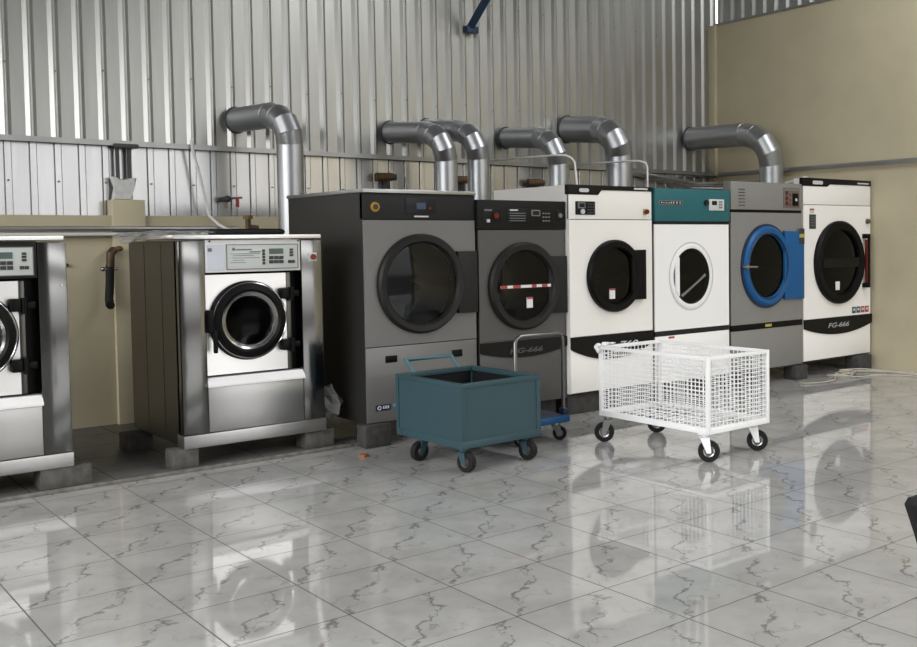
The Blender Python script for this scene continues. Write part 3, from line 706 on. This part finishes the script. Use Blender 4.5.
# ------------------------------------------------------------------ exhaust ducts
def duct(w, e, r, zbot, label, ebend=.27):
    """w: point on the sheet wall; e: (x, y, z) where the run turns down"""
    t = thing('exhaust_duct', label, 'duct', w, 'galvanised exhaust ducts into the ribbed wall')
    W = Vector(w); E = Vector(e); D = (E - W).normalized()
    A = E - D * ebend; B = E - Vector((0, 0, ebend))
    n = 4; pts = []
    for i in range(n+1):
        s = i / n; pts.append(A*(1-s)**2 + E*2*s*(1-s)*.98 + B*s*s if 0 < i < n else (A if i == 0 else B))
    MB().tube([W + D*.02, A], r, 32).build('horizontal_pipe', 'duct', t)
    el = MB().tube([A - D*.01] + pts[1:-1] + [B], r*1.0, 32).build('elbow', 'duct', t, angle=14)
    sm = MB()
    full = [A] + pts[1:-1] + [B]
    for i, p in enumerate(full):
        q = (full[min(i+1, len(full)-1)] - full[max(i-1, 0)]).normalized()
        u = q.cross(Vector((1, .02, 0))).normalized(); v = q.cross(u)
        k = 1.0
        sm.tube([p + (u*math.cos(a) + v*math.sin(a)) * r * k for a in [2*PI*j/32 for j in range(32)]], .004, 6, closed=True)
    sm.build('seam', 'duct', el)
    MB().tube([B + Vector((0,0,.01)), Vector((B.x, B.y, zbot))], r, 32).build('riser', 'duct', t)
    sl = MB().tube([B + Vector((0,0,-.10)), B + Vector((0,0,-.115))], r*1.03, 32); sl.build('clamp_band', 'duct', t)
    c = MB(); u = D.cross(Vector((0,0,1))).normalized(); v = D.cross(u)
    c.tube([W + D*.02 + (u*math.cos(a) + v*math.sin(a)) * (r+.003) for a in [2*PI*j/32 for j in range(32)]], .009, 8, closed=True)
    c.build('wall_collar', 'ductdark', t)
duct((2.80, 7.02, 2.715), (2.955, 6.2, 2.715), .115, .9, 'exhaust duct standing left of the dark silver dryer, leftmost in the row')
duct((4.42, 7.02, 2.705), (4.60, 6.22, 2.645), .112, 1.6, 'exhaust duct above the dark silver dryer, front one of the overlapping pair')
duct((4.86, 7.02, 2.76), (5.01, 6.25, 2.68), .112, 1.6, 'exhaust duct above the mid grey dryer, rear one of the overlapping pair')
duct((5.92, 7.02, 2.735), (6.05, 6.22, 2.675), .115, 1.6, 'exhaust duct above the white dryer, crossed by a thin white pipe near its elbow')
duct((6.83, 7.02, 2.89), (6.95, 6.22, 2.815), .155, 1.6, 'thick exhaust duct whose riser drops behind the white dryer beside the teal one')
duct((8.985, 7.02, 2.90), (9.10, 5.73, 2.88), .15, 1.6, 'long exhaust duct in front of the yellow wall above the blue-door dryer', .40)

# ------------------------------------------------------------------ carts
def caster(parent, x, y, ztop, rw, ang, forkmat, hubmat='zinc', w=.035):
    """swivel castor: plate + fork > wheel, hub; local coordinates"""
    R = Matrix.Rotation(ang, 4, 'Z'); T = Matrix.Translation((x, y, 0)) @ R
    f = MB(); off = .03
    f.box(-.045, .045, -.04, .04, ztop-.008, ztop)
    f.cyl((0, 0, ztop-.03), (0, 0, ztop-.006), .028, 16)
    for s in (-1, 1):
        pts = [(-.035, ztop-.026), (.035, ztop-.026), (off+.016, rw-.012), (off-.016, rw-.012)]
        f.prism(pts, s*(w/2+.006)-.003, s*(w/2+.006)+.003)
    f.box(-.036, .036, -(w/2+.009), w/2+.009, ztop-.032, ztop-.026)
    f.bm.transform(T); fo = f.build('caster', forkmat, parent)
    q = MB().lathe(off, rw, [(rw*.52, -w/2), (rw*.96, -w/2), (rw, -w/4), (rw, w/4), (rw*.96, w/2), (rw*.52, w/2)], seg=36)
    q.bm.transform(T); q.build('wheel', 'rubber', fo)
    q = MB().lathe(off, rw, [(0, -w/2-.004), (rw*.3, -w/2-.004), (rw*.4, -w/2+.006), (rw*.54, -w/2+.002), (rw*.54, w/2-.002), (rw*.4, w/2-.006), (rw*.3, w/2+.004), (0, w/2+.004)], seg=28, close=False)
    q.bm.transform(T); q.build('hub', hubmat, fo)

# teal laundry cart
def teal_cart():
    W, D, zb, zt = .675, .80, .165, .605
    t = thing('laundry_cart', 'teal metal box cart on four casters standing before the dark silver dryer', 'cart', (2.78, 3.30, 0), local=True, rz=math.radians(1.5))
    m = MB(); th = .012
    m.box(0, W, 0, th, zb+.045, zt-.035).box(0, W, D-th, D, zb+.045, zt-.035).box(0, th, th, D-th, zb+.045, zt-.035).box(W-th, W, th, D-th, zb+.045, zt-.035)
    m.box(th, W-th, th, D-th, zb, zb+.012)
    m.build('body', 'tealcart', t)
    fr = MB(); e = .006
    for (a, b, c, d) in ((-e, W+e, -e, .03), (-e, W+e, D-.03, D+e), (-e, .03, .03, D-.03), (W-.03, W+e, .03, D-.03)):
        fr.box(a, b, c, d, zt-.035, zt, .002).box(a, b, c, d, zb, zb+.05, .002)
    for a in (-e, W-.03):
        for c in (-e, D-.03): fr.box(a, a+.036, c, c+.036, zb+.05, zt-.035)
    fr.build('frame', 'tealcart', t)
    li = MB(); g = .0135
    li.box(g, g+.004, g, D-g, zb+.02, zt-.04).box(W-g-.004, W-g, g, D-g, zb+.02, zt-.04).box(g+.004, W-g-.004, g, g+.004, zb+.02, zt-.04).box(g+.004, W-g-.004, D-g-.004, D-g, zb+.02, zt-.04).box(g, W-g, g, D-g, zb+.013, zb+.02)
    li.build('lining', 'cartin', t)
    h = MB(); x0, x1 = .15, .55
    h.tube([(x0, D-.01, zt-.01), (x0-.035, D+.05, zt+.085), (x1-.035, D+.05, zt+.085), (x1, D-.01, zt-.01)], .014, 10)
    h.build('push_handle', 'tealhandle', t)
    h = MB().tube([(.02, D+.002, .365), (.02, D+.07, .365)], .016, 10); h.build('latch_peg', 'tealhandle', t)
    for x, y, a in ((.04, .05, -1.35), (.58, .06, -1.3), (.05, .56, 3.3), (.58, .62, 2.4)):
        caster(t, x + .01, y + .01, zb, .070, a, 'tealcart', 'hubdark', .045)
teal_cart()

# white wire mesh basket on wheels
def mesh_basket():
    x0, x1, y0, y1, zb, zt = 0., .665, 0., 1.13, .205, .742
    t = thing('mesh_basket_cart', 'white wire mesh basket trolley with black-tyred casters', 'cart', (4.165, 2.348, 0), local=True)
    f = MB(); b = .028
    for a in (x0, x1-b):
        for c in (y0, y1-b): f.box(a, a+b, c, c+b, zb, zt, .002)
    for z, hh in ((zb, .042), (zt-.026, .026)):
        for c in (y0, y1-b): f.box(x0+b, x1-b, c, c+b, z, z+hh, .002)
        for a in (x0, x1-b): f.box(a, a+b, y0+b, y1-b, z, z+hh, .002)
    f.build('frame', 'whiter', t)
    r = .0035; px, pz = .040, .031
    def grid(a0, a1, mk):
        m = MB(); n = round((a1-a0)/px)
        for i in range(1, n): m.tube([mk(a0 + (a1-a0)*i/n, zb+.03), mk(a0 + (a1-a0)*i/n, zt-.015)], r, 5)
        k = round((zt-zb-.068)/pz)
        for i in range(1, k): z = zb+.042 + (zt-zb-.068)*i/k; m.tube([mk(a0, z), mk(a1, z)], r, 5)
        m.build('wire_panel', 'whiter', t)
    grid(x0+.014, x1-.014, lambda a, z: (a, y0+.014, z)); grid(x0+.014, x1-.014, lambda a, z: (a, y1-.014, z))
    grid(y0+.014, y1-.014, lambda a, z: (x0+.014, a, z)); grid(y0+.014, y1-.014, lambda a, z: (x1-.014, a, z))
    m = MB()
    for i in range(1, 7): m.tube([(x1*i/7, y0+.02, zb+.02), (x1*i/7, y1-.02, zb+.02)], r, 5)
    for i in range(1, 12): m.tube([(x0+.02, y1*i/12, zb+.023), (x1-.02, y1*i/12, zb+.023)], r, 5)
    m.build('wire_floor', 'whiter', t)
    for x, y, a in ((.048, .08, -.8), (.585, .09, -.85), (.048, 1.08, 2.35), (.60, 1.06, 2.3)):
        caster(t, x, y, zb, .077, a, 'whiter' if y < .5 else 'zinc', 'zinc', .044)
mesh_basket()
c = MB()
for p, rr, s in (((4.185, 3.43, .757), .022, (1.2, 1.2, .8)), ((4.15, 3.46, .75), .020, (1, 1.2, .8)), ((4.145, 3.478, .732), .020, (.8, 1, 1.1)), ((4.14, 3.455, .71), .016, (.8, 1, 1.2)), ((4.23, 3.45, .757), .018, (1.6, 1, .7)), ((4.29, 3.46, .755), .014, (1.8, 1, .6))): c.ball(p, rr, s, 12, .10)
tag(c.build('cloth_rag', 'cloth', angle=180), 'crumpled white rag tied on a corner of the wire mesh basket', 'rag')

# blue platform trolley
def trolley():
    t = thing('platform_trolley', 'blue platform trolley with a folding steel tube handle behind the teal cart', 'trolley', (3.52, 3.68, 0), local=True)
    W, D, z0, z1 = .53, .80, .145, .195
    d = MB().box(0, W, 0, D, z0, z1, .012, 3).build('deck', 'deckblue', t)
    MB().box(.03, W-.03, .03, D-.03, z1-.002, z1+.004).build('deck_mat', 'deckgrey', d)
    zt = .835; r = .0145; xa, xb, y = .055, W-.012, .075
    q = [(xa, y, z1-.01), (xa, y, zt-.05), (xa+.015, y, zt-.015), (xa+.05, y, zt), (xb-.05, y, zt), (xb-.015, y, zt-.015), (xb, y, zt-.05), (xb, y, z1-.01)]
    MB().tube(q, r, 12).build('handle', 'tube', t)
    for a in (xa, xb):
        MB().box(a-.022, a+.022, y-.03, y+.03, z1, z1+.05, .005).build('hinge_bracket', 'navy', t)
    for x, yy, a in ((.07, .09, -.9), (W-.08, .09, -.75), (.07, D-.1, PI/2), (W-.08, D-.1, PI/2)): caster(t, x, yy, z0, .055, a, 'zinc', 'inkgrey', .034)
trolley()

# ------------------------------------------------------------------ pipes, cables and small things
def pipe(name, path, r, m, label, cat, group=None, seg=10):
    return tag(MB().tube(path, r, seg).build(name, m), label, cat, group)
pipe('white_pipe', [(XL+.05, 6.865, 1.655), (1.64, 6.84, 1.655), (2.7, 6.84, 1.655)], .016, 'pvc', 'thin white pipe running along the yellow low wall behind the washers', 'pipe')
pipe('grey_pipe', [(XL+.05, 6.86, 1.70), (1.6, 6.82, 1.70), (2.7, 6.82, 1.70)], .022, 'angle', 'grey metal pipe running just above the thin white wall pipe', 'pipe')
pipe('white_cable', [(2.355, 6.93, 2.50), (2.36, 6.92, 2.42), (2.41, 6.90, 2.19), (2.45, 6.88, 1.95), (2.475, 6.87, 1.82), (2.53, 6.80, 1.74), (2.58, 6.7, 1.69), (2.62, 6.5, 1.66)], .013, 'pvc', 'slack white cable hanging from the rail behind the washer', 'cable')
pipe('white_pipe', [(5.62, 5.40, 2.046), (5.60, 5.42, 2.34), (5.585, 5.45, 2.385), (5.55, 5.5, 2.412), (5.50, 5.6, 2.418), (5.72, 7.0, 2.47)], .010, 'pvc', 'thin white pipe bent down onto the white dryer beside the mid grey dryer', 'pipe')
pipe('white_pipe', [(6.60, 5.40, 2.046), (6.60, 5.40, 2.33), (6.595, 5.42, 2.375), (6.56, 5.48, 2.398), (6.52, 5.6, 2.402), (6.83, 7.0, 2.46)], .010, 'pvc', 'thin white pipe bent down onto the teal-topped dryer', 'pipe')
g = thing('metal_conduit', 'pair of grey conduits sloping along the wall behind the teal-topped dryer', 'conduit', (8.0, 6.9, 2.4))
MB().tube([(8.0, 6.95, 2.40), (8.5, 6.9, 2.345), (8.95, 6.88, 2.29), (9.25, 6.5, 2.285), (9.3, 6.1, 2.285)], .025, 10).build('tube', 'angle', g)
MB().tube([(7.9, 6.97, 2.385), (8.5, 6.95, 2.30), (8.9, 6.93, 2.235), (9.2, 6.6, 2.22)], .018, 10).build('tube', 'angle', g)
MB().box(7.55, 8.05, 6.93, 7.02, 2.36, 2.42, .006).build('junction_box', 'angle', g)
MB().box(8.98, 9.35, 6.86, 6.94, 2.385, 2.41, .004).build('end_plate', 'ductdark', g)
pipe('white_cable', [(9.02, 5.45, 2.235), (9.0, 5.25, 2.262), (8.85, 5.0, 2.262), (8.6, 4.82, 2.255), (8.32, 4.66, 2.235)], .012, 'pvc', 'short white cable looping onto the top of the tall white dryer', 'cable')
# gas fittings on the wall above the dryers
for i, (x, lab) in enumerate(((4.33, 'rusty brown pipe stub above the dark silver dryer, left of two overlapping ducts'), (5.27, 'rusty brown pipe stub peeping out between the two overlapping ducts'), (6.29, 'rusty brown pipe stub above the white dryer, left of its duct riser'))):
    g = thing('pipe_stub', lab, 'pipe fitting', (x, 6.98, 2.235), 'rusty pipe stubs along the ribbed wall')
    MB().cyl((x-.09, 6.97, 2.235), (x+.07, 6.93, 2.235), .042, 16).build('stub', 'rust', g)
    MB().cyl((x+.05, 6.935, 2.235), (x+.11, 6.915, 2.232), .034, 16).build('cap', 'ductdark', g)
    MB().box(x+.02, x+.04, 6.93, 7.03, 2.06, 2.20).build('bracket', 'ductdark', g)
# hardened plaster on the pilaster with two steel bars up to the rail
g = thing('plaster_lump', 'splash of rough white plaster with two steel bars standing on the pilaster', 'plaster', (1.755, 6.95, 1.95))
c = MB().prism([(1.68, 1.952), (1.83, 1.952), (1.835, 2.06), (1.875, 2.145), (1.80, 2.135), (1.76, 2.10), (1.72, 2.14), (1.67, 2.15), (1.70, 2.06)], 6.90, 6.985, .015); c.build('lump', 'plaster', g)
for x in (1.735, 1.83): MB().box(x-.013, x+.013, 6.955, 6.985, 2.10, 2.42).build('bar', 'ductdark', g)
MB().box(1.70, 1.90, 6.92, 6.99, 2.40, 2.435, .004).build('clamp', 'ductdark', g)
# drain hose with brass valve on the yellow wall
g = thing('drain_hose', 'short black hose hanging from a brass valve on the yellow wall between the washers', 'hose', (1.60, 6.83, 1.2))
MB().tube([(1.60, 6.80, 1.40), (1.595, 6.80, 1.25), (1.585, 6.80, 1.10), (1.58, 6.77, 1.06), (1.575, 6.73, 1.055)], .034, 14).build('hose', 'rubber', g)
MB().tube([(1.64, 6.85, 1.515), (1.63, 6.80, 1.515), (1.605, 6.79, 1.49), (1.60, 6.795, 1.38)], .033, 14).build('valve_body', 'brass', g)
v = MB().cyl((1.55, 6.79, 1.36), (1.66, 6.79, 1.36), .012, 10).ball((1.54, 6.79, 1.36), .02); v.build('clamp', 'zinc', g)
v = MB().ball((1.67, 6.78, 1.53), .03, (1.2, .8, .8)); v.build('tap_handle', 'rust', g)
tag(disc(1.285, 1.40, .016, 6.875, 6.899, 12).build('wall_bolt', 'ink'), 'small black bolt head in the yellow wall right of the cut-off washer', 'bolt')
# tap on the ribbed wall
g = thing('wall_tap', 'small black tap with red lever on the ribbed wall left of the leftmost duct', 'tap', (2.72, 6.95, 1.975))
MB().cyl((2.66, 7.03, 1.975), (2.66, 6.90, 1.975), .025, 12).ball((2.66, 6.9, 1.975), .033).build('valve', 'ink', g)
MB().tube([(2.66, 6.92, 1.98), (2.80, 6.91, 1.99)], .01, 8).build('stem', 'zinc', g)
MB().box(2.74, 2.77, 6.90, 6.92, 1.90, 1.99, .003).build('lever', 'redlab', g)
# on the washer lid
pipe('black_hose', [(1.98, 5.52, 1.65), (2.08, 5.6, 1.65), (2.2, 5.45, 1.65), (2.32, 5.55, 1.65), (2.43, 5.44, 1.65), (2.44, 5.3, 1.65), (2.3, 5.3, 1.65), (2.1, 5.38, 1.65), (1.95, 5.36, 1.65)], .027, 'rubber', 'coiled black hose lying on the lid of the washer with the red button', 'hose')
g = thing('brass_valve', 'small brass valve standing on the lid of the washer with the red button', 'valve', (2.35, 5.7, 1.622))
MB().cyl((2.35, 5.70, 1.622), (2.35, 5.70, 1.76), .022, 12).cyl((2.35, 5.7, 1.70), (2.43, 5.68, 1.69), .018, 12).build('valve_body', 'brass', g)
MB().cyl((2.35, 5.70, 1.76), (2.35, 5.70, 1.79), .038, 16).build('hand_wheel', 'rust', g)
# draped film over the left of the lid
def film():
    m = MB(); bm = m.bm; nx, ny = 14, 18; G = []
    for j in range(ny+1):
        row = []
        for i in range(nx+1):
            a = i/nx; b = j/ny
            y = 4.80 + b*1.05; x = 1.74 - a*.44
            z = 1.632 + random.uniform(0, .026)
            if x < 1.395: z = 1.632 - (1.395 - x)*.35 + random.uniform(-.012, .012) + .028*math.sin(b*9)
            row.append(bm.verts.new((x, y, z)))
        G.append(row)
    for j in range(ny):
        for i in range(nx): bm.faces.new((G[j][i], G[j][i+1], G[j+1][i+1], G[j+1][i]))
    return tag(m.build('plastic_film', 'film', angle=60), 'crinkled clear plastic film draped over the left of the washer lid', 'plastic film')
film()
b = MB().ball((2.615, 4.90, .32), .135, (.70, .95, 1.0), 11, .22)
for v in b.bm.verts:
    k = (v.co.z - .18)/.28; v.co.z += .10*max(0, k-.75); v.co.x = 2.52 + max(0, v.co.x - 2.52) * (1.15 - .7*abs(k-.45))
tag(b.build('plastic_bag', 'film', smooth=False), 'crumpled clear plastic bag hanging between the washer and the dark silver dryer', 'bag')
lf = MB(); lf.prism_z([(2.53, 4.26), (2.56, 4.235), (2.60, 4.25), (2.615, 4.275), (2.585, 4.295), (2.55, 4.285)], .001, .022)
tag(lf.build('dry_leaf', 'orange'), 'small orange dry leaf lying on the tiles before the kerb', 'leaf')
# loose cream cables on the floor
r = .006
pts = [(7.73, 4.27), (7.77, 4.19), (7.98, 4.12), (8.20, 4.16), (8.45, 4.32), (8.72, 4.48), (8.88, 4.42), (8.95, 4.32), (9.08, 4.14), (9.30, 3.86)]
def smooth(pts, n=6):
    out = []
    for i in range(len(pts)-1):
        p0 = pts[max(i-1, 0)]; p1 = pts[i]; p2 = pts[i+1]; p3 = pts[min(i+2, len(pts)-1)]
        for k in range(n):
            t = k/n
            out.append(tuple(.5*((2*b) + (-a+c)*t + (2*a-5*b+4*c-d)*t*t + (-a+3*b-3*c+d)*t**3) for a, b, c, d in zip(p0, p1, p2, p3)))
    return out + [pts[-1]]
def cable(pts, label, zz=None):
    pts = [(x, y, (.012 if zz is None else zz[i])) for i, (x, y) in enumerate(pts)]
    return tag(MB().tube(smooth(pts), r, 8).build('floor_cable', 'cable'), label, 'cable', 'cream cables on the tiles by the tall white dryer')
cable(pts, 'cream cable on the floor whose end points toward the mesh basket')
cable([(8.50, 4.40), (8.35, 4.36), (8.30, 4.24), (8.45, 4.14), (8.62, 4.22), (8.60, 4.38), (8.72, 4.37), (8.90, 4.28), (9.05, 3.95), (9.10, 3.50)], 'cream cable on the floor tangled into a loop before the tall white dryer', [.012, .02, .036, .03, .036, .036, .036, .036, .03, .012])
cable([(8.36, 4.27), (8.55, 4.10), (8.80, 4.05), (9.0, 3.80), (9.02, 3.60), (9.2, 3.2), (9.25, 2.8)], 'cream cable on the floor running nearest to the viewer along the yellow wall', [.055, .012, .012, .012, .012, .012, .012])
cable([(8.60, 4.30), (8.44, 4.42), (8.40, 4.30), (8.60, 4.20), (8.78, 4.30), (8.70, 4.44), (8.98, 4.30), (9.15, 4.0), (9.2, 3.75)], 'cream cable on the floor whose tight coil lies nearest the tall white dryer', [.012, .012, .030, .044, .044, .044, .044, .012, .012])
# blue roof brace
bd = Vector((0, -.31, .25)).normalized(); S0 = Vector((5.43, 6.97, 3.90)); S1 = S0 + bd * ((ZR-.02-S0.z)/bd.z)
ez = bd; ex = Vector((1, 0, 0)); ey = ez.cross(ex)
M3 = Matrix((ex, ey, ez)).transposed()
g = thing('roof_brace', 'dark blue steel brace slanting from the ribbed wall up toward the roof', 'brace', tuple(S0))
MB().obox((S0+S1)/2, (.06, .06, (S1-S0).length), M3).build('bar', 'bluesteel', g)
MB().box(5.37, 5.52, 6.93, 7.02, 3.85, 3.92, .004).build('foot_plate', 'bluesteel', g)
# screws in the ribs
sc = MB()
for k in range(-8, 44, 2):
    x = .91 + .18645*k
    for z in (3.02 if k % 4 else 3.06, 4.2, 2.1): sc.ball((x, 7.014, z), .008, (1, .6, 1), 8)
o = struct(sc, 'trim_7', 'inkgrey', 'small fixing screws along the sheet ribs')

# black chair cut by the right edge
def chair():
    t = thing('chair', 'black plastic chair whose backrest pokes in at the right picture edge', 'chair', (1.86, -.98, 0))
    MB().prism([(1.76, .45), (2.03, .45), (2.09, .70), (2.10, .775), (2.07, .80), (1.615, .80), (1.594, .785), (1.645, .69)], -.765, -.735, .01).build('backrest', 'rubber', t)
    MB().box(1.70, 2.07, -1.24, -.745, .42, .455, .012).build('seat', 'rubber', t)
    for x in (1.72, 2.04):
        for y in (-1.21, -.82): MB().cyl((x, y, 0), (x, y, .43), .016, 10).build('leg', 'ink', t)
chair()

# ------------------------------------------------------------------ daylight
w = bpy.data.worlds.new('daylight'); scene.world = w; w.use_nodes = True
nt = w.node_tree; bg = nt.nodes['Background']
tc = nt.nodes.new('ShaderNodeTexCoord'); sp = nt.nodes.new('ShaderNodeSeparateXYZ'); cr = nt.nodes.new('ShaderNodeValToRGB')
mr = nt.nodes.new('ShaderNodeMapRange'); mr.inputs['From Min'].default_value = -1; mr.inputs['From Max'].default_value = 1
nt.links.new(tc.outputs['Generated'], sp.inputs[0]); nt.links.new(sp.outputs[2], mr.inputs['Value']); nt.links.new(mr.outputs[0], cr.inputs[0]); nt.links.new(cr.outputs[0], bg.inputs['Color'])
el = cr.color_ramp.elements
STR = 7.0
def g(c): return (c[0]/STR, c[1]/STR, c[2]/STR, 1)
el[0].position = 0.0; el[0].color = g((.30, .29, .28)); el[1].position = 1.0; el[1].color = g((6.6, 6.8, 7.0))
for p, c in ((.497, (.40, .39, .37)), (.508, (1.2, 1.2, 1.19)), (.555, (1.6, 1.6, 1.6)), (.595, (3.8, 3.8, 3.8)), (.68, (6.8, 6.8, 6.8))):
    e = el.new(p); e.color = g(c)
az = nt.nodes.new('ShaderNodeMapRange'); az.interpolation_type = 'SMOOTHSTEP'      # the sky is brighter on the window-band side
az.inputs['From Min'].default_value = -.9; az.inputs['From Max'].default_value = -.2; az.inputs['To Min'].default_value = STR * 2.1; az.inputs['To Max'].default_value = STR
nt.links.new(sp.outputs[0], az.inputs['Value']); nt.links.new(az.outputs[0], bg.inputs['Strength'])
def portal(name, loc, rot, sx, sy):
    l = bpy.data.lights.new(name, 'AREA'); l.shape = 'RECTANGLE'; l.size = sx; l.size_y = sy; l.cycles.is_portal = True
    o = bpy.data.objects.new(name, l); COL.objects.link(o); o.location = loc; o.rotation_euler = rot
portal('gateway_daylight', ((OX0+OX1)/2, YF-.1, OZ/2), (PI/2, 0, 0), OX1-OX0, OZ)
portal('clerestory_daylight', ((OX0+OX1)/2, YF-.1, 5.4), (PI/2, 0, 0), OX1-OX0, 1.0)
portal('window_band_daylight', (XL-.1, .7, 3.6), (0, -PI/2, 0), 2.8, 11.4)
for a, b in SKY: portal('added_roof_opening_daylight', ((a+b)/2, (SY0+SY1)/2, ZR+.06), (0, 0, 0), b-a, SY1-SY0)  # portals over the roof openings added for diffuse light

# ------------------------------------------------------------------ camera
cam = bpy.data.cameras.new('camera'); co = bpy.data.objects.new('camera', cam); COL.objects.link(co)
rgt = Vector((0.74989713, -0.66145119, -0.01168851)); up = Vector((0.03772363, 0.02511499, 0.99897255)); fwd = Vector((0.66047803, 0.74956758, -0.043786))
co.matrix_world = Matrix(((rgt.x, up.x, -fwd.x, -.9603), (rgt.y, up.y, -fwd.y, -2.29715), (rgt.z, up.z, -fwd.z, 1.54985), (0, 0, 0, 1)))
cam.sensor_fit = 'HORIZONTAL'; cam.sensor_width = 36.0; cam.lens = 1006.5135 / 917 * 36
cam.shift_x = -135.52 / 917; cam.shift_y = -38.51 / 917; cam.clip_end = 200
scene.camera = co
vs = scene.view_settings
vs.view_transform = 'Standard'; vs.look = 'None'; vs.gamma = 1; vs.use_curve_mapping = False; vs.exposure = 0.15
